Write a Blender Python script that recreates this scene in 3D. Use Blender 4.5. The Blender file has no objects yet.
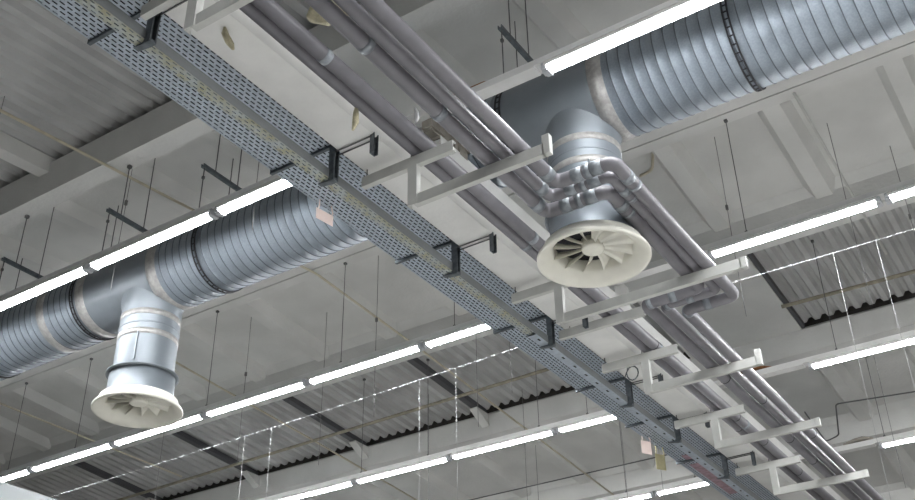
import bpy, bmesh, math, random
from mathutils import Vector, Matrix
random.seed(4)
S = bpy.context.scene
COL = S.collection
EYE = 1.6                      # eye height above the floor; all z below are measured from the eye, then lifted

# ------------------------------------------------------------------ materials
def mat(name, col, rough=.6, metal=0., noise=0., nscale=6., col2=None, bump=0., bscale=40., emit=None, spec=.5, stretch=None):
    m = bpy.data.materials.new(name); m.use_nodes = True
    nt = m.node_tree; b = nt.nodes['Principled BSDF']
    b.inputs['Base Color'].default_value = (*col, 1); b.inputs['Roughness'].default_value = rough
    b.inputs['Metallic'].default_value = metal; b.inputs['Specular IOR Level'].default_value = spec
    tc = nt.nodes.new('ShaderNodeTexCoord'); mp = nt.nodes.new('ShaderNodeMapping')
    nt.links.new(tc.outputs['Object'], mp.inputs['Vector'])
    if stretch: mp.inputs['Scale'].default_value = stretch
    if noise or col2:
        n = nt.nodes.new('ShaderNodeTexNoise'); n.inputs['Scale'].default_value = nscale; n.inputs['Detail'].default_value = 6
        nt.links.new(mp.outputs['Vector'], n.inputs['Vector'])
        r = nt.nodes.new('ShaderNodeValToRGB')
        c2 = col2 or tuple(c*(1-noise) for c in col)
        r.color_ramp.elements[0].position = .38; r.color_ramp.elements[0].color = (*c2, 1)
        r.color_ramp.elements[1].position = .62; r.color_ramp.elements[1].color = (*col, 1)
        nt.links.new(n.outputs['Fac'], r.inputs['Fac']); nt.links.new(r.outputs['Color'], b.inputs['Base Color'])
    if bump:
        n2 = nt.nodes.new('ShaderNodeTexNoise'); n2.inputs['Scale'].default_value = bscale
        nt.links.new(mp.outputs['Vector'], n2.inputs['Vector'])
        bp = nt.nodes.new('ShaderNodeBump'); bp.inputs['Strength'].default_value = bump; bp.inputs['Distance'].default_value = .02
        nt.links.new(n2.outputs['Fac'], bp.inputs['Height']); nt.links.new(bp.outputs['Normal'], b.inputs['Normal'])
    if emit:
        b.inputs['Emission Color'].default_value = (*emit[0], 1); b.inputs['Emission Strength'].default_value = emit[1]
    return m

def paper(m):
    nt = m.node_tree; b = nt.nodes['Principled BSDF']; out = nt.nodes['Material Output']
    t = nt.nodes.new('ShaderNodeBsdfTranslucent'); t.inputs['Color'].default_value = (.95, .86, .82, 1)
    x = nt.nodes.new('ShaderNodeMixShader'); x.inputs['Fac'].default_value = .5
    nt.links.new(b.outputs[0], x.inputs[1]); nt.links.new(t.outputs[0], x.inputs[2]); nt.links.new(x.outputs[0], out.inputs['Surface'])
    return m
LAMP = 78.
M = dict(
    concrete=mat('whitewashed_concrete', (.65, .645, .62), .9, noise=.10, nscale=1.3, bump=.25, bscale=22),
    chord=mat('painted_chord_concrete', (.74, .735, .71), .85, noise=.10, nscale=2.2, bump=.2, bscale=25),
    stained=mat('bare_concrete', (.40, .37, .32), .95, noise=.3, nscale=5, bump=.4),
    deck=mat('corrugated_sheet', (.50, .50, .49), .6, .05, noise=.18, nscale=1.2),
    wall=mat('plaster', (.5, .49, .47), .9, noise=.08, nscale=1),
    floor=mat('floor_concrete', (.80, .79, .77), .6, noise=.1, nscale=.6),
    floordark=mat('bounce_cutting_floor', (.22, .215, .205), .7, noise=.1, nscale=.6),
    galv=mat('galvanised_duct', (.31, .355, .40), .5, .42, noise=.12, nscale=60),
    galv2=mat('smooth_galvanised', (.215, .24, .265), .45, .3, noise=.08, nscale=4),
    tray=mat('galvanised_tray', (.52, .58, .65), .45, .45, noise=.15, nscale=16),
    chan=mat('stained_galvanised', (.47, .51, .52), .5, .4, col2=(.43, .42, .31), nscale=9),
    pink=mat('pink_film', (.42, .27, .31), .5, noise=.35, nscale=12),
    darkmetal=mat('dull_hanger_steel', (.15, .17, .185), .5, .6, noise=.3, nscale=20),
    dark=mat('dark_cable', (.02, .02, .024), .7),
    insul=mat('grey_foam_lagging', (.195, .188, .205), .42, noise=.12, nscale=7, bump=.12, bscale=12, spec=.6),
    silver=mat('silver_tape', (.32, .345, .37), .5, .45, noise=.2, nscale=30),
    foiltape=mat('foil_tape', (.42, .41, .395), .45, .3, noise=.2, nscale=25, bump=.3, bscale=30),
    white=mat('white_steel', (.56, .56, .53), .5, noise=.1, nscale=6),
    rail=mat('rail_white', (.80, .79, .77), .5, noise=.06, nscale=5),
    ivory=mat('ivory_plastic', (.82, .80, .71), .45, noise=.06, nscale=6),
    pipebeige=mat('olive_beige_pipe', (.34, .31, .235), .7, noise=.25, nscale=8),
    beige=mat('beige_conduit', (.56, .51, .39), .6, noise=.15, nscale=8),
    rod=mat('threaded_rod', (.13, .13, .13), .5, .4),
    wire=mat('thin_wire', (.17, .165, .16), .6),
    cord=mat('white_cord', (.42, .42, .42), .5),
    bright=mat('bright_wire', (.75, .75, .75), .4),
    gapshade=mat('painted_gap_shade', (.07, .062, .057), .95),
    steel=mat('dark_purlin', (.10, .10, .105), .6, .2),
    sidegrey=mat('dull_galvanised', (.25, .265, .27), .55, .4),
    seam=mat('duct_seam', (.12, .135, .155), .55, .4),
    cap=mat('lamp_connector', (.55, .56, .58), .4, .2),
    foam=mat('yellow_foam', (.58, .53, .36), .9, noise=.3, nscale=20, bump=.6, bscale=60),
    rust=mat('rust_brown', (.30, .13, .045), .9, noise=.4, nscale=30, bump=.6, bscale=50),
    card=paper(mat('pinkish_card', (.92, .84, .81), .7, noise=.05, nscale=18)),
    ycard=mat('yellow_card', (.62, .56, .33), .7, noise=.1, nscale=18),
    lamp=mat('lamp_diffuser', (.9, .9, .9), .4, emit=((.96, .98, 1.), LAMP)),
)

# ------------------------------------------------------------------ mesh helpers
class MB:
    def __init__(s): s.bm = bmesh.new()
    def box(s, x0, x1, y0, y1, z0, z1):
        v = [s.bm.verts.new((x, y, z)) for z in (z0, z1) for y in (y0, y1) for x in (x0, x1)]
        for f in ((0,2,3,1),(4,5,7,6),(0,1,5,4),(2,6,7,3),(0,4,6,2),(1,3,7,5)): s.bm.faces.new([v[i] for i in f])
        return s
    def prism(s, prof, axis, a, b, shift=None):
        """closed 2-D profile swept along an axis; prof in the other two axes (order xyz)"""
        def P(p, t):
            return {'x': (t, p[0], p[1]), 'y': (p[0], t, p[1]), 'z': (p[0], p[1], t)}[axis]
        A = [s.bm.verts.new(P(p, a)) for p in prof]; B = [s.bm.verts.new(P(p, b)) for p in prof]
        n = len(prof)
        for i in range(n): s.bm.faces.new((A[i], A[(i+1) % n], B[(i+1) % n], B[i]))
        s.bm.faces.new(A[::-1]); s.bm.faces.new(B)
        return s
    def bar(s, p, q, w, h, up=(0,0,1)):
        p, q = Vector(p), Vector(q); d = (q-p).normalized(); u = Vector(up)
        if abs(d.dot(u)) > .99: u = Vector((0,1,0))
        r = d.cross(u).normalized(); u = r.cross(d)
        vs = []
        for c in (p, q):
            for a, b in ((-1,-1),(1,-1),(1,1),(-1,1)): vs.append(s.bm.verts.new(c + r*a*w/2 + u*b*h/2))
        for i in range(4): s.bm.faces.new((vs[i], vs[(i+1)%4], vs[4+(i+1)%4], vs[4+i]))
        s.bm.faces.new(vs[3::-1]); s.bm.faces.new(vs[4:])
        return s
    def tube(s, pts, r, n=12, caps=True):
        pts = [Vector(p) for p in pts]; rings = []
        t0 = (pts[1]-pts[0]).normalized(); ref = Vector((0,0,1)) if abs(t0.z) < .9 else Vector((1,0,0))
        for i, p in enumerate(pts):
            a = (p-pts[i-1]).normalized() if i else None
            b = (pts[i+1]-p).normalized() if i < len(pts)-1 else None
            t = (a+b).normalized() if a and b else (a or b)
            u = (ref - t*ref.dot(t)).normalized(); w = t.cross(u); ref = u
            k = 1/max(.5, t.dot(b)) if (a and b) else 1
            bis = (b-a) if (a and b) else None
            ring = []
            for j in range(n):
                o = (u*math.cos(2*math.pi*j/n) + w*math.sin(2*math.pi*j/n))*r
                if bis is not None and bis.length > 1e-4:
                    e = bis.normalized(); o += e*o.dot(e)*(k-1)
                ring.append(s.bm.verts.new(p+o))
            rings.append(ring)
        for A, B in zip(rings, rings[1:]):
            for j in range(n): s.bm.faces.new((A[j], A[(j+1)%n], B[(j+1)%n], B[j])).smooth = True
        if caps: s.bm.faces.new(rings[0][::-1]); s.bm.faces.new(rings[-1])
        return s
    def lathe(s, prof, n=48, c=(0,0,0), axis='z', smooth=True):
        """prof: (r, t) pairs along the axis"""
        rings = []
        for r, t in prof:
            ring = []
            for j in range(n):
                a = 2*math.pi*j/n; u, v = r*math.cos(a), r*math.sin(a)
                p = (u, v, t) if axis == 'z' else ((t, u, v) if axis == 'x' else (v, t, u))
                ring.append(s.bm.verts.new((p[0]+c[0], p[1]+c[1], p[2]+c[2])))
            rings.append(ring)
        for A, B in zip(rings, rings[1:]):
            for j in range(n): s.bm.faces.new((A[j], A[(j+1)%n], B[(j+1)%n], B[j])).smooth = smooth
        return s
    def cap(s):
        return s
    def build(s, name, m, parent=None, sub=None, loc=None):
        me = bpy.data.meshes.new(name); bmesh.ops.recalc_face_normals(s.bm, faces=s.bm.faces[:]); s.bm.to_mesh(me); s.bm.free()
        o = bpy.data.objects.new(name, me); COL.objects.link(o); me.materials.append(M[m] if isinstance(m, str) else m)
        if parent: o.parent = parent
        return o

def thing(name, label, cat, group=None, loc=(0,0,0)):
    o = bpy.data.objects.new(name, None); COL.objects.link(o); o.location = loc; o.empty_display_size = .1
    return tag(o, label, cat, group)
def tag(o, label, cat, group=None):
    o['label'] = label; o['category'] = cat
    if group: o['group'] = group
    return o
def struct(o): o['kind'] = 'structure'; return o
def rel(pts, o): return [(p[0]-o[0], p[1]-o[1], p[2]-o[2]) for p in pts]
def bend(pts, R=.12, n=5):
    """round the corners of a polyline"""
    P = [Vector(p) for p in pts]; out = [P[0]]
    for a, b, c in zip(P, P[1:], P[2:]):
        d1, d2 = (a-b).normalized(), (c-b).normalized(); r = min(R, (a-b).length*.45, (c-b).length*.45)
        p, q = b+d1*r, b+d2*r
        for i in range(n+1):
            t = i/n; out.append(p*(1-t)**2 + b*2*t*(1-t) + q*t*t)
    out.append(P[-1]); return out
ORD = ['first', 'second', 'third', 'fourth', 'fifth', 'sixth', 'seventh', 'eighth', 'ninth']

# ------------------------------------------------------------------ the roof
def zr(y): return 7.39 - .08*abs(y-9.39)          # underside of the long ribs, a shallow ridge at y = 9.39
X0, X1 = -26., 7.
JOINTS = [(2.1, 2.55), (5.90, 6.16), (9.13, 9.50), (11.73, 11.98), (14.78, 15.02), (18.0, 18.28), (21.3, 21.6), (24.6, 24.9)]
OPEN = {0, 3}                                       # bays covered by corrugated sheet instead of a plate
PLATE = .40
rib = MB()
for (a, b) in JOINTS:
    if a == 9.13:
        rib.prism([(a, zr(a)), (9.315, zr(9.315)), (9.31, zr(a)+.44), (a-.05, zr(a)+.44)], 'x', X0, X1); rib.prism([(9.335, zr(9.335)), (b, zr(b)), (b+.08, zr(b)+.44), (9.34, zr(b)+.44)], 'x', X0, X1); continue
    k = {5.90: .365, 14.78: .345}.get(a, .44)
    rib.prism([(a, zr(a)), (b, zr(b)), (b+.08, zr(b)+.44), (a+.04, zr(b)+.44), (a, zr(a)+k), (a-.08*k/.44, zr(a)+k)], 'x', X0, X1)
struct(rib.build('ceiling_rib', 'concrete'))
pl = MB()
for i in range(len(JOINTS)-1):
    if i in OPEN: continue
    a, b = JOINTS[i][1]-.1, JOINTS[i+1][0]+.1
    cuts = [a, 9.39, b] if a < 9.39 < b else [a, b]
    for p, q in zip(cuts, cuts[1:]):
        pl.prism([(p, zr(p)+PLATE), (q, zr(q)+PLATE), (q, zr(q)+PLATE+.2), (p, zr(p)+PLATE+.2)], 'x', X0, X1)
    # shallow cross ribs, every 1.2 m, with sloping sides
    k = -3.47
    xs = [k + 1.333*j for j in range(-16, 8)]
    for x in xs:
        w0, w1, d = .10, .21, .14
        for p, q in zip(cuts, cuts[1:]):
            vs = []
            for y in (p, q):
                z = zr(y)+PLATE
                vs.append([pl.bm.verts.new((x+u, y, z+v)) for u, v in ((-w1, .02), (-w0, -d), (w0, -d), (w1, .02))])
            A, B = vs
            for j in range(3): pl.bm.faces.new((A[j], A[j+1], B[j+1], B[j]))
    # fillets where the plate meets the long ribs
    for y, sg in ((JOINTS[i][1]+.02, 1), (JOINTS[i+1][0]-.02, -1)):
        pl.prism([(y-.05*sg, zr(y)+PLATE-.16), (y+.16*sg, zr(y)+PLATE+.01), (y-.05*sg, zr(y)+PLATE+.01)], 'x', X0, X1)
struct(pl.build('ceiling', 'concrete'))
# corrugated sheets over the two open bays + the cross ribs that divide the bays
cr = MB(); dk = MB()
for i in sorted(OPEN):
    a, b = JOINTS[i][0]-.35, JOINTS[i+1][0]+(.06 if i == 0 else -.03)
    pitch = .20; nx = int((X1-X0)/pitch*6)
    prev = None
    prof = [(-.5, 0.), (-.32, 0.), (-.12, 1.), (.12, 1.), (.32, 0.)]
    line = []
    x = X0
    while x < X1:
        for u, v in prof: line.append((x+u*pitch+pitch/2, v*.06))
        x += pitch
    lift = .455
    A = [dk.bm.verts.new((u, a, zr(a)+lift+v)) for u, v in line]; B = [dk.bm.verts.new((u, b, zr(b)+lift+v)) for u, v in line]
    for j in range(len(line)-1): dk.bm.faces.new((A[j], A[j+1], B[j+1], B[j]))
    for x in () if i == 3 else (-3.45, -6.28, -9.5, -12.4, -15.1, -17.8, -.67, 2.0):
        p, q = JOINTS[i][1]-.02, JOINTS[i+1][0]+.02
        w = .09
        vs = []
        for y in (p, q):
            z = zr(y)
            vs.append([cr.bm.verts.new((x+u, y, z+v)) for u, v in ((-w-.03, .445), (-w, .26), (w, .26), (w+.03, .445))])
        A2, B2 = vs
        for j in range(3): cr.bm.faces.new((A2[j], A2[j+1], B2[j+1], B2[j]))
        cr.bm.faces.new((A2[3], A2[0], B2[0], B2[3]))
    if i == 3:                                      # haunches at the purlin ends; the solid zone beside the truss
        for x in (-9.05, -11.67, -14.33, -17.0, -.67):
            q = JOINTS[4][0]
            cr.prism([(q-.42, zr(q)+.35), (q+.03, zr(q)+.12), (q+.03, zr(q)+.36), (q-.42, zr(q)+.37)], 'x', x-.06, x+.09)
        p, q = JOINTS[i][1]-.1, JOINTS[i+1][0]+.1
        cr.prism([(p, zr(p)+.34), (q, zr(q)+.34), (q, zr(q)+.44), (p, zr(p)+.44)], 'x', -5.2, -3.45)
struct(cr.build('ceiling_cross_rib', 'concrete'))
struct(dk.build('ceiling_deck', 'deck'))

fe = MB()  # dark panels added to paint shade into the gap behind the sheet ends
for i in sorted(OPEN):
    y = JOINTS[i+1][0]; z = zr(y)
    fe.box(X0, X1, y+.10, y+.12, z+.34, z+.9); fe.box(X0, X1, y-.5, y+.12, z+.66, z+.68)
struct(fe.build('ceiling_shade_panel', 'gapshade'))
pu = MB()
for x in (-3.45, -9.05, -11.67, -14.33, -17.0, -.67, 2.0):
    p, q = JOINTS[3][1]-.02, JOINTS[4][0]-.05
    pu.prism([(p, zr(p)+.36), (q, zr(q)+.36), (q, zr(q)+.455), (p, zr(p)+.455)], 'x', x-.06, x+.05)
struct(pu.build('ceiling_purlin', 'steel'))
# lattice beam: bottom chord with chamfered lower edges, web posts, next beam far left
def chord(x0, x1, zb, zt, y0, y1, mb):
    c = .10
    mb.prism([(x0+.0, zb), (x1, zb), (x1+c, zb+.10), (x1+c, zt), (x0, zt)], 'y', y0, y1)
bm_ = MB(); chord(-4.56, -4.20, 5.25, 5.50, -2., 6.1, bm_); struct(bm_.build('beam', 'chord'))
bm_ = MB(); chord(-4.56, -4.20, 5.25, 5.715, 6.1, 25., bm_)
bm_.box(-4.52, -4.2, 6.05, 6.5, 5.4, 5.95); bm_.box(-4.52, -4.2, 9.7, 10.1, 5.6, 6.1)
struct(bm_.build('beam', 'chord'))
bm_ = MB(); bm_.prism([(-13.6, 4.6), (-12.75, 4.6), (-12.65, 4.68), (-12.65, 5.0), (-13.6, 5.0)], 'y', 4., 25.); struct(bm_.build('beam', 'sidegrey'))
# mortar squeezed out on the post by the first joint
mo = MB()
for k in range(26):
    y = 6.02+random.random()*.5; z = 5.74+random.random()*.22
    s_ = .03+random.random()*.05; mo.box(-4.195, -4.13+random.random()*.05, y-s_, y+s_, z-s_, z+s_)
tag(mo.build('mortar_lump', 'stained'), 'rough grey mortar squeezed out behind the two paired pipes', 'mortar')

# room shell
f = MB(); f.box(-9., X1+8, -10, 12.5, -EYE-.2, -EYE); struct(f.build('floor', 'floor'))
f = MB(); f.box(X0-1, -9., -10, 12.5, -EYE-.2, -EYE); f.box(X0-1, X1+8, 12.5, 26, -EYE-.2, -EYE); struct(f.build('floor', 'floordark'))  # unseen darker floor zones added to dim the ceiling above them
w = MB(); w.box(X0-1, X1+8, 25.6, 26, -EYE, 7.2); struct(w.build('wall_back', 'wall'))
w = MB(); w.box(X0-1, X0-.6, -10, 26, -EYE, 7); struct(w.build('wall_left', 'wall'))
w = MB(); w.box(X1+7.6, X1+8, -10, 26, -EYE, 7); struct(w.build('wall_right', 'wall'))

# ------------------------------------------------------------------ light rows
ROWS = [(5.945, 'nearest'), (9.435, 'second'), (12.71, 'third'), (16.02, 'farthest')]
ZL, PIT = 5.778, 1.802
def lamp_mesh():
    root = []
    L = PIT-.10
    # body: shallow inverted trough; diffuser: rounded strip underneath; two end connectors
    a = MB(); a.prism([(-.05, .0455), (-.066, .03), (-.066, .0), (.066, .0), (.066, .03), (.05, .0455)], 'x', -L/2, L/2)
    d = MB(); d.prism([(-.045, .0)] + [(.045*math.sin(t), -.032*math.cos(t)) for t in [(-1.4+2.8*i/10) for i in range(11)]] + [(.045, .0)], 'x', -L/2+.02, L/2-.02)
    return a, d, L
protos = {}
def luminaire(xc, y, label, group):
    t = thing('linear_luminaire', label, 'light', group, (xc, y, ZL))
    if not protos:
        a, d, L = lamp_mesh()
        protos['a'] = a.build('housing', 'rail', t); protos['d'] = d.build('diffuser', 'lamp', t)
        for sg in (-1, 1):
            e = MB(); x = sg*(L/2+.005)
            e.box(x-.022, x+.022, -.055, .055, -.028, .035); e.box(x-.03, x+.03, -.03, .03, -.036, -.012); e.box(x-.012, x+.012, -.062, .062, .0, .02)
            protos[sg] = e.build('end_connector', 'cap', t)
    else:
        for k in ('a', 'd', -1, 1):
            o = protos[k].copy(); COL.objects.link(o); o.parent = t
    return t
START = -.52*ZL
LAMPS = {0: (-4, 4), 1: (-6, 4), 2: (-6, 4), 3: (-6, 4)}
NEAR = {0: 'nearest row of tubes', 1: 'second row of tubes', 2: 'third row of tubes', 3: 'farthest row of tubes'}
for i, (y, rn) in enumerate(ROWS):
    r = MB()
    r.prism([(-.062, .045), (.062, .045), (.062, .055), (.046, .06), (.046, .115), (-.046, .115), (-.046, .06), (-.062, .055)], 'x', START-PIT*8.5, START+PIT*6.3)
    r.box(START-PIT+.04, START-.04, -.062, .062, .03, .046)                 # bare cover strip where no lamp is fitted
    o = r.build('trunking_rail', 'rail'); o.location = (0, y, ZL)
    tag(o, f'long white lighting rail carrying the {NEAR[i]}', 'lighting rail', 'lighting rails')
    for k in range(0, 6):
        luminaire(START+PIT*(k+.5), y, f'lit white tube light in the {rn} row, {ORD[k]} to the right of the pipes', 'tube lights on the rails')
    for k in range(0, 7 if i else 5):
        luminaire(START-PIT*(k+1.5), y, f'lit white tube light in the {rn} row, {ORD[k]} to the left of the cable tray', 'tube lights on the rails')

# unseen overhead row added to light the right ceiling, only right of the pipes
r = MB(); r.prism([(-.062, .045), (.062, .045), (.062, .055), (.046, .06), (.046, .115), (-.046, .115), (-.046, .06), (-.062, .055)], 'x', START-.1, START+PIT*6.3)
o = r.build('trunking_rail', 'rail'); o.location = (0, 2.455, ZL); tag(o, 'long white lighting rail of the unseen overhead row added for light', 'lighting rail', 'lighting rails')
for k in range(0, 6): luminaire(START+PIT*(k+.5), 2.455, f'lit white tube light in the unseen overhead row added for light, {ORD[k]} from the pipes', 'tube lights on the rails')
# cantilever struts and rods that carry the nearest row
for k, (x, where) in enumerate(((-3.36, 'right of the pipes'), (-6.87, 'next to the cable tray'), (-8.27, 'second left of the tray'), (-10.03, 'at far left'))):
    zb = 6.44
    t = thing('lamp_hanger', f'dark perforated strut on two rods holding the nearest light row, {where}', 'hanger', 'strut hangers of the nearest row', (x, 5.945, zb))
    b = MB(); b.prism([(-.02, -.02), (.02, -.02), (.02, .02), (.012, .02), (.012, -.008), (-.012, -.008), (-.012, .02), (-.02, .02)], 'y', -.03, .55); b.build('strut', 'darkmetal', t)
    b = MB(); b.tube([(0, 0, .03), (0, 0, -.55)], .006, 6); b.box(-.012, .012, -.012, .012, -.15, -.12); b.build('rod', 'rod', t)
    for yy in (.15, .47):
        top = (zr(6.095) if yy < .2 else zr(6.415)+PLATE) - zb
        b = MB(); b.tube([(0, yy, -.03), (0, yy, top)], .006, 6); b.box(-.02, .02, yy-.02, yy+.02, top-.035, top+.01); b.build('rod', 'rod', t)
# single rods carrying the other rows
def rodthing(x, y, label, z0=None, r=.006, top=None):
    z0 = ZL+.10 if z0 is None else z0
    jt = min(JOINTS, key=lambda j: abs((j[0]+j[1])/2-y)); inside = jt[0] <= y <= jt[1]
    top = top or (zr(y) if inside else zr(y)+PLATE+.005)
    b = MB(); b.tube([(0, 0, 0), (0, 0, top-z0)], r, 6)
    b.prism([(-.03, -.005), (.03, -.005), (.012, .05), (-.012, .05)], 'y', -.012, .012); b.box(-.018, .018, -.018, .018, top-z0-.03, top-z0)
    o = b.build('suspension_rod', 'rod'); o.location = (x, y, z0)
    tag(o, label, 'rod', 'suspension rods of the light rails')
for row, xs in ((1, (-14.44, -12.89, -10.22, -7.89, -6.17, -2.56, 0)), (2, (-10.11, -8.83, -6.89, -6.11, -2.61, -1)), (3, (-8.78, -7.11, -5.89, -2.89, -1.78))):
    for k, x in enumerate(sorted(xs)):
        rodthing(x, ROWS[row][0], f'thin dark rod holding the {ROWS[row][1]} light row, {ORD[k]} from the left', r=.0045)

# ------------------------------------------------------------------ spiral duct with two outlets
DY, DZ, DR = 7.0, 6.19, .42
duct = thing('ventilation_duct', 'large galvanised spiral air duct with two downward branches passing above the beam', 'air duct', None, (0, DY, DZ))
def spiral(x0, x1, name='spiral_section'):
    b = MB(); n = 72; pitch = .105; prof = [(0., 0.), (.88, 0.), (.895, .006), (.955, .006), (.97, 0.)]
    rings = []; x = x0
    k = 0
    offs = []
    while x0 + k*pitch < x1+pitch:
        for u, v in prof: offs.append((k*pitch+u*pitch, v))
        k += 1
    for off, v in offs:
        ring = []
        for j in range(n+1):
            a = 2*math.pi*j/n + math.pi/2
            xx = min(max(x0+off + pitch*(j/n) - pitch, x0), x1)
            ring.append(b.bm.verts.new((xx, (DR+v)*math.cos(a), (DR+v)*math.sin(a))))
        rings.append(ring)
    for A, B in zip(rings, rings[1:]):
        for j in range(n):
            if (A[j].co-B[j].co).length < 1e-6 and (A[j+1].co-B[j+1].co).length < 1e-6: continue
            fc = b.bm.faces.new((A[j], A[j+1], B[j+1], B[j])); fc.smooth = True
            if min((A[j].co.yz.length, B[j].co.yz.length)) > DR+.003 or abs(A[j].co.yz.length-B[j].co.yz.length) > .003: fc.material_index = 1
    for e in b.bm.edges:
        if len(e.link_faces) == 2 and e.calc_face_angle(0) > .25: e.smooth = False
    bmesh.ops.remove_doubles(b.bm, verts=b.bm.verts[:], dist=1e-5)
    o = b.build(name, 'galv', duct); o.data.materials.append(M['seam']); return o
def ringband(x0, x1, r, name, m):
    b = MB(); b.lathe([(r-.01, x0), (r, x0), (r, x1), (r-.01, x1)], 72, axis='x'); return b.build(name, m, duct)
XR, XL = -3.185, -8.63
TEES = {XR: (-3.86, -2.82), XL: (-9.60, -8.28)}
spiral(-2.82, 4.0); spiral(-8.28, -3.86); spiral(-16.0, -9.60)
for xc, (a, b_) in TEES.items():
    b = MB(); b.lathe([(DR+.004, a-.02), (DR+.004, b_+.02)], 72, axis='x')
    b.build('tee_section', 'galv2', duct)
    # branch pipe with a short saddle collar where it leaves the duct
    b = MB(); c0 = .325
    rings = []
    for lv in range(2):
        ring = []
        for j in range(64):
            t = 2*math.pi*j/64; rr = c0+(.035 if lv == 0 else 0.)
            x, y = rr*math.cos(t), rr*math.sin(t)
            zz = -math.sqrt(max(DR**2-min(y*y, DR**2*.98), 0))+.01
            ring.append(b.bm.verts.new((xc+x, y, zz-(0 if lv == 0 else .05))))
        rings.append(ring)
    ring = [b.bm.verts.new((xc+c0*math.cos(2*math.pi*j/64), c0*math.sin(2*math.pi*j/64), 5.0-DZ)) for j in range(64)]
    rings.append(ring)
    for A, B in zip(rings, rings[1:]):
        for j in range(64): b.bm.faces.new((A[j], A[(j+1)%64], B[(j+1)%64], B[j])).smooth = True
    br = b.build('branch_pipe', 'galv2', duct)
    for z in (5.64, 5.40):
        t = MB(); t.lathe([(c0-.005, z-DZ-.035), (c0+.004, z-DZ-.033), (c0+.004, z-DZ+.033), (c0-.005, z-DZ+.035)], 64, c=(xc, 0, 0)); t.build('foil_tape', 'foiltape', br)
    t = MB()
    t.lathe([(c0, 5.5-DZ), (c0+.005, 5.505-DZ), (c0+.005, 5.515-DZ), (c0, 5.52-DZ)], 64, c=(xc, 0, 0)); t.box(xc+.16, xc+.175, -c0*.9, -c0*.84, 5.05-DZ, 5.38-DZ); t.build('seam', 'galv2', br)
for x0, x1 in ((-2.90, -2.76), (-8.36, -8.22), (-9.52, -9.38), (-10.2, -10.08)):
    ringband(x0, x1, DR+.008, 'foil_tape', 'foiltape')
def hanger_band(x, lab=None):
    b = MB()
    for dx in (-.022, .022): b.lathe([(DR+.007, x+dx-.007), (DR+.017, x+dx-.007), (DR+.017, x+dx+.007), (DR+.007, x+dx+.007)], 72, axis='x')
    for j in range(0, 72, 2):
        a = 2*math.pi*j/72; p = Vector((x-.02, (DR+.011)*math.cos(a), (DR+.011)*math.sin(a))); b.bar(p, p+Vector((.04, 0, 0)), .012, .006)
    hb = b.build('hanger_band', 'dark', duct); 
    b = MB(); b.tube([(x, 0, DR), (x, 0, zr(DY)+PLATE-DZ)], .006, 6); b.build('hanger_rod', 'rod', hb)
for x in (-1.63, -3.80, -7.62, -9.58, -11.4, 1.3): hanger_band(x)

# ------------------------------------------------------------------ swirl diffusers
def diffuser(xc, label):
    zb = 4.585
    t = thing('swirl_diffuser', label, 'air diffuser', 'round swirl diffusers under the duct', (xc, DY, zb))
    b = MB(); b.lathe([(.35, .09), (.35, .41), (.327, .415)], 64); b.lathe([(.345, .39), (.385, .395), (.385, .41), (.345, .415)], 64); b.build('drum', 'galv2', t)
    b = MB()
    b.lathe([(.335, .20), (.335, .11), (.345, .085), (.40, .03), (.445, .006), (.468, 0.), (.474, .008), (.474, .026), (.462, .044), (.435, .066), (.42, .088), (.415, .125), (.405, .135), (.345, .137)], 72)
    b.build('ring', 'ivory', t)
    b = MB(); b.lathe([(.334, .20), (.0005, .20)], 48); b.build('plenum', 'dark', t)
    b = MB(); b.lathe([(.0005, .085), (.07, .085), (.092, .092), (.096, .105), (.096, .19), (.0005, .19)], 40); b.build('hub', 'ivory', t)
    n = 12
    first = None
    for k in range(n):
        if first is None:
            b = MB(); grid = []
            for i in range(9):
                r = .07 + (.338-.07)*i/8; half = .020+.048*(i/8)
                row = []
                for s_, zz in ((-1, 0), (-.33, 0), (.33, 0), (1, 0)):
                    tilt = math.radians(-54); off = s_*half
                    ang = .10*(i/8)**1.5
                    px, py = r, off*math.cos(tilt)
                    cz = .135+off*math.sin(tilt)*(1.0) + .012*(1-s_*s_)
                    c, s2 = math.cos(ang), math.sin(ang)
                    row.append((px*c-py*s2, px*s2+py*c, cz))
                grid.append(row)
            top = [[b.bm.verts.new((x, y, z+.003)) for x, y, z in row] for row in grid]; bot = [[b.bm.verts.new((x, y, z-.003)) for x, y, z in row] for row in grid]
            for i in range(8):
                for j in range(3):
                    b.bm.faces.new((top[i][j], top[i][j+1], top[i+1][j+1], top[i+1][j])).smooth = True
                    b.bm.faces.new((bot[i][j], bot[i+1][j], bot[i+1][j+1], bot[i][j+1])).smooth = True
                for j in (0, 3): b.bm.faces.new((top[i][j], top[i+1][j], bot[i+1][j], bot[i][j]))
            first = b.build('blade', 'ivory', t); o = first
        else:
            o = first.copy(); COL.objects.link(o); o.parent = t
        o.rotation_euler.z = 2*math.pi*k/n
    return t
diffuser(XR, 'ivory swirl diffuser on the right branch, hemmed in by the bent grey pipes')
diffuser(XL, 'ivory swirl diffuser hanging free on the left branch, below the tube lights')

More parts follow.
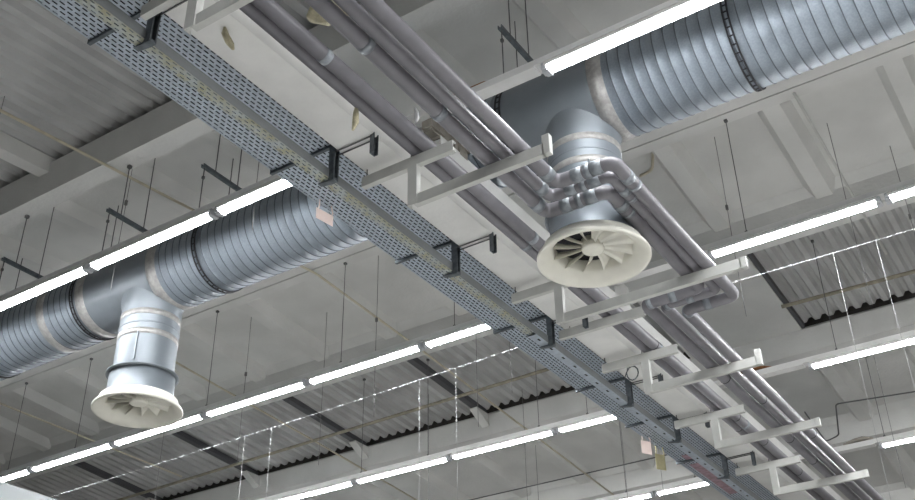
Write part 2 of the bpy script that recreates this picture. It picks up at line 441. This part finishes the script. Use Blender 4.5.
# ------------------------------------------------------------------ lagged pipes
ZP = 4.85
def pipe(name, label, pts, r, bands, R=.085, m='insul', joints=()):
    o = pts[0]; t = thing(name, label, 'pipe', 'grey lagged pipes', (0, 0, 0))
    b = MB(); P = bend(pts, R); b.tube(P, r, 20); b.build('lagging', m, t)
    # arc-length lookup for tape bands and lagging joints
    def along(s_):
        for p, q in zip(P, P[1:]):
            L = (q-p).length
            if s_ <= L: return p + (q-p)*(s_/L), (q-p).normalized()
            s_ -= L
        return P[-1], (P[-1]-P[-2]).normalized()
    for s_, wd, mm in bands:
        c, d = along(s_); b = MB(); b.tube([c-d*wd/2, c+d*wd/2], r+.004, 20); b.build('tape_band', mm, t)
    for s_ in joints:
        c, d = along(s_); b = MB(); b.tube([c-d*.006, c+d*.006], r+.002, 20); b.build('lagging_joint', 'dark', t)
    return t
Y0, Y1 = 1.2, 19.
SV = 'silver'
pipe('insulated_pipe', 'grey lagged pipe lying directly beside the white beam, lower of the close pair',
     [(-4.04, Y0, 5.25), (-4.04, Y1, 5.25)], .058, [(s_, .05, SV) for s_ in (6.2, 9.0)], joints=(9.05, 11.6, 13.0))
pipe('insulated_pipe', 'grey lagged pipe second from the white beam, with silver bands, upper of the close pair',
     [(-3.92, Y0, 5.23), (-3.92, Y1, 5.23)], .058, [(s_, .06, SV) for s_ in (3.15, 6.1, 7.6, 8.85, 11.5)], joints=(8.75, 9.0, 11.2, 12.2, 13.6))
def jog(x, xj, ya, yb, z): return [(x, Y0, z), (x, ya, z), (xj, ya, z), (xj, yb, z), (x, yb, z), (x, Y1, z)]
def jb(x, xj, ya, yb, extra):
    a = ya-Y0; return [(a-.16, .09, SV), (a+.16, .09, SV), (a+(xj-x)-.17, .10, SV), (a+(xj-x)*.5, .05, SV), (a+(xj-x)+.17, .08, SV), (a+(xj-x)+.30, .04, SV), (a+(xj-x)+(yb-ya)+.17, .07, SV), (a+(xj-x)+(yb-ya)+.4, .05, SV)] + [(s_, .06, SV) for s_ in extra]
for nm, x, xj, ya, yb, z, ex, jn in (
        ('grey lagged pipe nearest to the diffuser neck on its bend, with several silver bands', -3.345, -2.79, 6.51, 8.40, ZP, (2.9, 3.75), (10.2, 12.3, 13.2)),
        ('shaded grey lagged pipe in the middle of the three that bend round the diffuser', -3.224, -2.685, 6.36, 8.56, ZP+.02, (), (11.0,)),
        ('grey lagged pipe outermost on the right, bending farthest round the diffuser', -3.075, -2.58, 6.19, 8.73, ZP, (), (12.2, 14.0))):
    pipe('insulated_pipe', nm, jog(x, xj, ya, yb, z), {-3.345: .058, -3.224: .05}.get(x, .056), jb(x, xj, ya, yb, ex), joints=jn)

# ------------------------------------------------------------------ pipe brackets (white channel)
def cchan(mb, p, q, h=.095, d=.05, t=.006):
    """channel section along x or z, open to -y"""
    (x0, y, z0), (x1, _, z1) = p, q
    if abs(x1-x0) > abs(z1-z0):
        mb.box(x0, x1, y-d, y-d+t, z0, z0+h); mb.box(x0, x1, y-d+t, y, z0, z0+t*2.2); mb.box(x0, x1, y-d+t, y, z0+h-t, z0+h)
    else:
        mb.box(x0, x0+h*.9, y-d, y-d+t, z0, z1); mb.box(x0, x0+t, y-d+t, y+t, z0, z1); mb.box(x0+h*.9-t, x0+h*.9, y-d+t, y+t, z0, z1)
BR = [(3.28, 5.07, 4.69, -2.90, 'topmost in the frame'), (5.66, 5.07, 4.69, -2.87, 'just before the right diffuser'), (8.05, 5.07, 4.69, -2.27, 'longest one, just past the right diffuser'),
      (10.0, 5.07, 4.69, -2.84, 'with a tall bright end stop'), (11.98, 5.07, 4.69, -2.86, 'second from the bottom edge'), (14.05, 5.07, 4.69, -2.88, 'lowest in the frame')]
for y, zu, zl, xe, lab in BR:
    t = thing('pipe_bracket', f'white stepped steel bracket under the grey pipes, {lab}', 'bracket', 'white stepped pipe brackets', (-4.05, y, zl))
    o = (-4.05, y, zl)
    b = MB(); cchan(b, (-4.56-o[0], 0, zu-zl), (-3.66-o[0], 0, zu-zl)); b.build('upper_arm', 'white', t)
    b = MB(); cchan(b, (-.035, -.01, 0), (-.035, -.01, zu-zl)); b.build('post', 'white', t)
    b = MB(); cchan(b, (.02, 0, 0), (xe-o[0], 0, 0)); b.build('lower_arm', 'white', t)
    b = MB(); b.box(xe-o[0]-.01, xe-o[0]+.05, -.05, .0, .0, .17 if y < 7 or 9 < y < 11 else .10); b.build('end_stop', 'white', t)
    for xx in (-.5, -.05):
        b = MB(); b.tube([(xx+.02, -.02, zu-zl+.05), (xx+.02, -.02, 5.26-zl if xx < -.2 else 5.33-zl)], .006, 6); b.build('rod', 'rod', t)
t = thing('support_arm', 'single straight white channel arm below the right diffuser, without a post', 'bracket', None, (-4.55, 9.03, 5.08))
b = MB(); cchan(b, (-.02, 0, 0), (.95, 0, 0)); b.build('channel', 'white', t)
b = MB(); b.tube([(.1, -.02, .06), (.1, -.02, .13)], .006, 6); b.build('rod', 'rod', t)

# ------------------------------------------------------------------ perforated cable tray, narrow channel, hangers
def perforated(mb, x0, x1, y0, y1, z, px, py, sw, sl):
    nx = max(1, round((x1-x0)/px)); px = (x1-x0)/nx
    ny = int((y1-y0)/py)
    for i in range(nx):
        xa = x0+i*px; xb = xa+px; off = py/2 if i % 2 else 0
        if off: mb.bm.faces.new([mb.bm.verts.new(p) for p in ((xa, y0, z), (xb, y0, z), (xb, y0+off, z), (xa, y0+off, z))])
        for j in range(ny):
            ya = y0+j*py+off; yb = ya+py
            u0, u1 = (xa+xb)/2-sw/2, (xa+xb)/2+sw/2; v0, v1 = (ya+yb)/2-sl/2, (ya+yb)/2+sl/2
            O = [mb.bm.verts.new(p) for p in ((xa, ya, z), (xb, ya, z), (xb, yb, z), (xa, yb, z))]
            I = [mb.bm.verts.new(p) for p in ((u0, v0, z), (u1, v0, z), (u1, v1, z), (u0, v1, z))]
            for k in range(4): mb.bm.faces.new((O[k], O[(k+1)%4], I[(k+1)%4], I[k]))
ZT = 5.35
TY0, TY1 = 1.2, 18.
tray = thing('cable_tray', 'wide galvanised perforated cable tray running along the left side of the white beam', 'cable tray', None, (-4.94, 0, ZT))
b = MB(); perforated(b, -.345, .345, TY0, TY1, 0, .0375, .065, .0125, .044); b.build('perforated_bottom', 'tray', tray)
for sx in (-1, 1):
    b = MB(); b.box(sx*.345-.0015, sx*.345+.0015, TY0, TY1, 0, .10); b.box(min(sx*.345, sx*.325), max(sx*.345, sx*.325), TY0, TY1, .098, .10); b.build('side_wall', 'tray', tray)
b = MB(); b.box(-.345, .345, TY0, TY1, .101, .104); b.build('cover', 'darkmetal', tray)
for k in range(9):
    xx = -.30+k*.075; b = MB(); b.tube([(xx, TY0, .03), (xx, TY1, .03)], .026, 8); 
    c = b.build('power_cable', 'dark'); c.location = (-4.94, 0, ZT)
    tag(c, 'dark power cable lying inside the perforated tray', 'cable', 'dark cables inside the perforated tray')
b = MB()
for (ya, yb, xa, xb) in ((13.55, 13.8, -.2, -.02), (13.95, 15.5, -.25, .05)):
    b.box(xa, xb, ya, yb, -.006, -.003)
b.build('pink_film', 'pink', tray)['label'] = 'pink film stuck under the tray'
ch = thing('cable_channel', 'narrow galvanised channel with yellowish stains slung under the wide tray', 'cable channel', None, (-4.68, 0, 5.0))
b = MB(); perforated(b, -.05, .05, TY0, 8.6, 0, .034, .065, .010, .036); b.build('bottom', 'chan', ch)
b = MB(); b.box(-.05, .05, 8.6, TY1, -.001, .001); b.build('bottom', 'tray', ch)
for k in range(28):
    b = MB(); y = 8.7+.26*k; b.box(.0, .02, y, y+.05, -.003, -.0008); b.build('knockout', 'dark', ch)
for sx in (-1, 1):
    b = MB(); b.box(sx*.05-.0015, sx*.05+.0015, TY0, TY1, 0, .085); b.build('side_wall', 'sidegrey' if sx > 0 else 'tray', ch)
b = MB(); b.box(-.05, .05, TY0, TY1, .085, .088); b.build('cover', 'darkmetal', ch)
for k, (y, lab) in enumerate(((3.38, 'topmost, in the dark corner'), (5.31, 'beside the end of the nearest light row'), (7.09, 'between the first and second light rows'), (8.88, 'by the end of the second light row'),
                        (10.76, 'by the end of the third light row'), (12.13, 'just above the hanging cards'), (13.76, 'lowest, over the pink film'))):
    t = thing('tray_hanger', f'dark steel clamp hanger carrying the cable tray, {lab}', 'hanger', 'clamp hangers of the cable tray', (-4.61, y, 5.0))
    b = MB(); b.prism([(-.03, -.03), (.03, -.03), (.03, -.02), (-.02, -.02), (-.02, .02), (.03, .02), (.03, .03), (-.03, .03)], 'z', -.03, .42); b.build('upright', 'darkmetal', t)
    b = MB(); b.box(-.685, .03, -.014, .014, .318, .346); b.box(-.69, -.685, -.014, .014, .318, .37); b.build('tray_arm', 'darkmetal', t)
    b = MB(); b.prism([(-.14, -.012), (-.02, -.035), (.03, -.035), (.03, -.012)], 'y', -.025, .025); b.build('channel_foot', 'darkmetal', t)
    for dy in (-.025, .025):
        b = MB(); b.tube([(.0, dy, .237), (.42, dy, .237)], .0065, 6); b.build('clamp_rod', 'rod', t)
    b = MB(); b.prism([(.385, -.03), (.425, -.03), (.425, -.02), (.395, -.02), (.395, .02), (.425, .02), (.425, .03), (.385, .03)], 'z', .07, .36); b.build('clamp_plate', 'darkmetal', t)

# ------------------------------------------------------------------ conduits, wires, cords
def conduit(pts, r, label, m='beige', name='conduit', cat='conduit', clips=(), group='thin conduits along the ceiling'):
    b = MB(); b.tube(bend(pts, .08), r, 8)
    t = b.build(name, m); tag(t, label, cat, group); return t
conduit([(-8.42, 2.9, 6.80), (-8.33, 9.39, 7.33), (-8.31, 11.78, 7.17), (-8.29, 15.56, 6.86), (-8.29, 18.89, 6.61)], .016, 'beige conduit crossing the ceiling left of the tray, nearest light row to bottom')
conduit([(-11.78, 9.44, 7.33), (-11.72, 13.33, 7.04), (-11.67, 17.78, 6.69)], .016, 'beige conduit crossing the corrugated bay behind the left diffuser')
conduit([(-15.22, 8.22, 7.28), (-14.89, 13.33, 7.04)], .016, 'beige conduit in the dim lower left corner')
conduit([(-1.78, 9.39, 7.36), (-1.78, 12.89, 7.12)], .016, 'beige conduit running down from the right end of the duct', m='white')
conduit([(-1.33, 12.67, 7.09), (-1.11, 18.33, 6.67)], .02, 'beige conduit in the right corrugated bay at the frame edge')
conduit([(-20, 13.65, 7.03), (-5.22, 13.15, 7.03)], .028, 'thick beige pipe along the far edge of the left corrugated bay', m='pipebeige', cat='pipe', name='ceiling_pipe', group='thick beige pipes under the corrugated bays')
conduit([(-3.33, 13.33, 7.03), (4.44, 13.61, 7.03)], .028, 'thick beige pipe along the far edge of the right corrugated bay', m='pipebeige', cat='pipe', name='ceiling_pipe', group='thick beige pipes under the corrugated bays')
conduit([(-13.33, 17, 6.78), (-5.22, 17, 6.78)], .012, 'thin dark cable line across the ceiling between the two lowest light rows', m='rod', name='ceiling_cable', cat='cable')
conduit([(0.56, 17.15, 6.75), (-2.43, 16.78, 6.79), (-3.6, 16.56, 6.80), (-3.9, 17.68, 6.71), (-4.16, 17.81, 6.70), (-4.11, 16.59, 6.80)], .012, 'thin dark cable stepping around on the ceiling right of the pipes', m='rod', name='ceiling_cable', cat='cable')

conduit([(-3.45, 9.58, 7.70), (-3.78, 10.26, 7.70), (-3.96, 10.29, 7.70)], .018, 'short bent beige conduit on the ceiling just right of the diffuser neck')
# sagging white wires with drop cords
def sag(p, q, s_, n=14):
    p, q = Vector(p), Vector(q); return [p.lerp(q, i/n)+Vector((0, 0, -s_*4*(i/n)*(1-i/n))) for i in range(n+1)]
ZW = 5.6
for a, c, lab in (((-14.3, 1.80*5.47, 5.47), (-4.57, 1.742*ZW, ZW), 'white sagging wire stretched below the second light row, left of the tray'), ((-4.09, 1.742*ZW, ZW), (1.75, 1.745*ZW, ZW), 'white sagging wire stretched below the second light row, right of the pipes')):
    b = MB(); b.tube(sag(a, c, .03), .0023, 6); tag(b.build('stretched_wire', 'bright'), lab, 'wire', 'white stretched wires')
drops = [(-9.53, 'leftmost of the pair under the left bay'), (-9.06, 'rightmost of the pair under the left bay'), (-6.72, 'under the middle of the left bay'), (-6.20, 'close to the cable tray'), (-1.78, 'leftmost of the pair at the right edge'), (-1.37, 'rightmost of the pair at the right edge')]
for x, lab in drops:
    x *= 1.03
    if x < -5: t = (x+14.3)/(14.3-4.57); y = 1.80*5.47+(1.742*ZW-1.80*5.47)*t; z = 5.47+(ZW-5.47)*t
    else: t = (x+4.09)/(4.09+1.75); y = 1.742*ZW+.003*ZW*t; z = ZW
    b = MB(); b.tube([(0, 0, 0), (.003, 0, -1.2), (0, 0, -2.6)], .002, 6)
    o = b.build('drop_cord', 'cord'); o.location = (x, y, z-.03*4*t*(1-t)); tag(o, f'white cord hanging from the stretched wire, {lab}', 'cord', 'white drop cords')
# long thin wires from the ceiling
WL = [(-8.81, 4.78, 'in front of the top left corrugated sheet'), (-8.39, 6.22, 'beside the left end of the nearest light row'), (-6.39, 6.22, 'coming down close to the tray edge'),
      (-10.33, 10.22, 'behind the neck of the left diffuser'), (-9.33, 10.78, 'to the right of the left diffuser'), (-7.78, 10.00, 'between duct and second light row'), (-6.78, 10.89, 'right of the ridge conduit'),
      (-5.94, 10.33, 'just left of the tray'), (-2.91, 10.11, 'beside the outermost pipe'), (-1.72, 10.56, 'left of the conduit at the right'), (-1.22, 11.33, 'right of the conduit at the right'),
      (-9.56, 13.78, 'in front of the left corrugated bay'), (-8.11, 14.44, 'in front of the corrugation ends'), (-6.89, 15.56, 'between the third and farthest light rows'), (-6.22, 15.44, 'left of the hanging cards'),
      (-2.67, 15.44, 'crossing the right end of the third light row'), (-2.17, 16.22, 'over the lower right ceiling'), (-12.44, 10.67, 'left of the left diffuser')]
for x, y, lab in WL:
    z1 = zr(y)+PLATE+.005 if not (JOINTS[0][1] < y < JOINTS[1][0] or JOINTS[3][1] < y < JOINTS[4][0]) else zr(y)+.47
    for j in JOINTS:
        if j[0] <= y <= j[1]: z1 = zr(y)
    b = MB(); L = 2.4 if y > 8 else 1.9
    b.tube([(0, 0, 0), (.004, 0, -L*.3), (-.004, 0, -L*.7), (0, 0, -L)], .0036, 5); b.box(-.013, .013, -.013, .013, -L*.42-.03, -L*.42+.03) if random.random() < .35 else None
    o = b.build('hanging_wire', 'wire'); o.location = (x, y, z1); tag(o, f'thin dark wire hanging from the ceiling, {lab}', 'wire', 'thin wires hanging from the ceiling')

# ------------------------------------------------------------------ tags and odds and ends
def hung_card(name, label, x, y, ztop, w_, h_, m, yaw, drop, roll=0):
    t = thing(name, label, 'card', 'cards hanging under the tray', (x, y, ztop)); t.rotation_euler = (0, 0, yaw)
    b = MB(); b.box(-w_/2, w_/2, -.0008, .0008, -drop-h_, -drop); o = b.build('card', m, t); o.rotation_euler = (0, roll, 0)
    for sx in (-1, 1):
        b = MB(); b.tube([(sx*w_*.40, 0, -drop-.012), (sx*w_*.40+.012, 0, -drop+.03), (sx*w_*.34, 0, 0.)], .007, 6); o = b.build('hook', m, t); o.rotation_euler = (0, roll, 0)
    return t
hung_card('hanging_card', 'blank pinkish white card on two wire hooks under the tray by the duct', -5.22, 5.93, 5.355, .20, .11, 'card', math.radians(82), .10)
hung_card('hanging_card', 'small pale pink card hanging at the tray edge below the third light row', -5.25, 12.62, 5.345, .16, .18, 'card', math.radians(60), .06)
hung_card('hanging_card', 'small yellow card hanging at the tray edge above the farthest light row', -5.25, 13.05, 5.345, .16, .22, 'ycard', math.radians(60), .11)
def lump(name, label, cat, pts, r, m, n=8, jit=.35):
    b = MB(); pts = [Vector(p) for p in pts]
    rings = []
    for i, p in enumerate(pts):
        rr = r*(1 if 0 < i < len(pts)-1 else .35)*(1-jit/2+jit*random.random())
        rings.append([b.bm.verts.new(p+Vector((math.cos(2*math.pi*j/n)*rr*(1-jit/2+jit*random.random()), .4*rr*math.sin(2*math.pi*j/n), rr*math.sin(2*math.pi*j/n)))) if abs((pts[-1]-pts[0]).normalized().z) < .7 else
                      b.bm.verts.new(p+Vector((math.cos(2*math.pi*j/n)*rr*(1-jit/2+jit*random.random()), math.sin(2*math.pi*j/n)*rr, 0))) for j in range(n)])
    if abs((pts[-1]-pts[0]).normalized().x) > .7:
        for ring, p in zip(rings, pts):
            for j, v in enumerate(ring):
                a = 2*math.pi*j/n; rr = (v.co-p).length; v.co = p+Vector((0, math.cos(a)*rr, math.sin(a)*rr*.6))
    for A, B in zip(rings, rings[1:]):
        for j in range(n): b.bm.faces.new((A[j], A[(j+1)%n], B[(j+1)%n], B[j])).smooth = True
    b.bm.faces.new(rings[0][::-1]); b.bm.faces.new(rings[-1])
    o = tag(b.build(name, m), label, cat); o['kind'] = 'thing'; return o
lump('foam_strip', 'yellowish foam tongue sticking out of the beam edge at the top', 'foam', [(-4.32, 3.75, 5.26), (-4.32, 3.76, 5.2), (-4.31, 3.8, 5.14), (-4.30, 3.83, 5.10)], .028, 'foam')
lump('foam_strip', 'yellowish foam tongue hanging from the paired pipes near the clamp', 'foam', [(-4.08, 4.92, 5.24), (-4.08, 4.92, 5.16), (-4.09, 4.93, 5.08), (-4.11, 4.93, 5.02)], .026, 'foam')
lump('foam_lump', 'yellow foam block wedged behind the upper pipes at the top edge', 'foam', [(-4.05, 4.3, 5.62), (-3.95, 4.32, 5.63), (-3.82, 4.34, 5.63), (-3.7, 4.36, 5.62)], .12, 'foam')
lump('paper_scrap', 'white paper scrap stuck on the second pipe from the beam', 'scrap', [(-3.775, 5.26, 5.30), (-3.765, 5.27, 5.26), (-3.77, 5.28, 5.21), (-3.78, 5.28, 5.17)], .022, 'cord')
lump('rusty_debris', 'rust brown debris lying on the nearest light rail by the pipes', 'debris', [(-3.95, 5.95, 5.91), (-3.8, 5.95, 5.93), (-3.7, 5.95, 5.93), (-3.55, 5.95, 5.92), (-3.45, 5.95, 5.905)], .028, 'rust')
lump('rusty_debris', 'rust brown debris lying on the third light rail by the pipes', 'debris', [(-3.95, 12.71, 5.91), (-3.8, 12.71, 5.935), (-3.6, 12.71, 5.94), (-3.45, 12.71, 5.91)], .04, 'rust')
lump('dark_debris', 'dark debris lying on the farthest light rail by the pipes', 'debris', [(-3.5, 16.02, 5.92), (-3.33, 16.02, 5.945), (-3.2, 16.02, 5.945), (-3.05, 16.02, 5.92)], .05, 'stained')
b = MB(); b.tube([(0, 0, .1), (-.02, 0, .0)] + [(.05+.07*math.cos(2.9+t*.55), .0, -.01+.085*math.sin(2.9+t*.55)) for t in range(12)] + [(-.06, 0, -.06)], .008, 6)
o = b.build('wire_coil', 'darkmetal'); o.location = (-4.40, 10.3, 5.15); tag(o, 'small loose coil of dark wire dangling from the beam', 'wire')

# ------------------------------------------------------------------ lift everything to room height; camera; light
for o in COL.objects:
    if o.parent is None: o.location.z += EYE
cam = bpy.data.cameras.new('camera'); co = bpy.data.objects.new('camera', cam); COL.objects.link(co); S.camera = co
cam.sensor_width = 36; cam.lens = 1071.1/915*36; cam.clip_end = 200
yaw, pitch, roll = (math.radians(a) for a in (-32.92427186, 31.74517851, -1.02075916))
fw = Vector((math.sin(yaw)*math.cos(pitch), math.cos(yaw)*math.cos(pitch), math.sin(pitch)))
rt = fw.cross(Vector((0, 0, 1))).normalized(); up = rt.cross(fw)
c, s_ = math.cos(roll), math.sin(roll); r2, u2 = rt*c+up*s_, -rt*s_+up*c
co.matrix_world = Matrix(((r2.x, u2.x, -fw.x, 0), (r2.y, u2.y, -fw.y, 0), (r2.z, u2.z, -fw.z, EYE), (0, 0, 0, 1)))
wd = bpy.data.worlds.new('world'); S.world = wd; wd.use_nodes = True
wd.node_tree.nodes['Background'].inputs['Color'].default_value = (.8, .85, .9, 1); wd.node_tree.nodes['Background'].inputs['Strength'].default_value = .05
S.view_settings.view_transform = 'Standard'; S.view_settings.look = 'None'; S.view_settings.exposure = 0.38; S.view_settings.gamma = 1
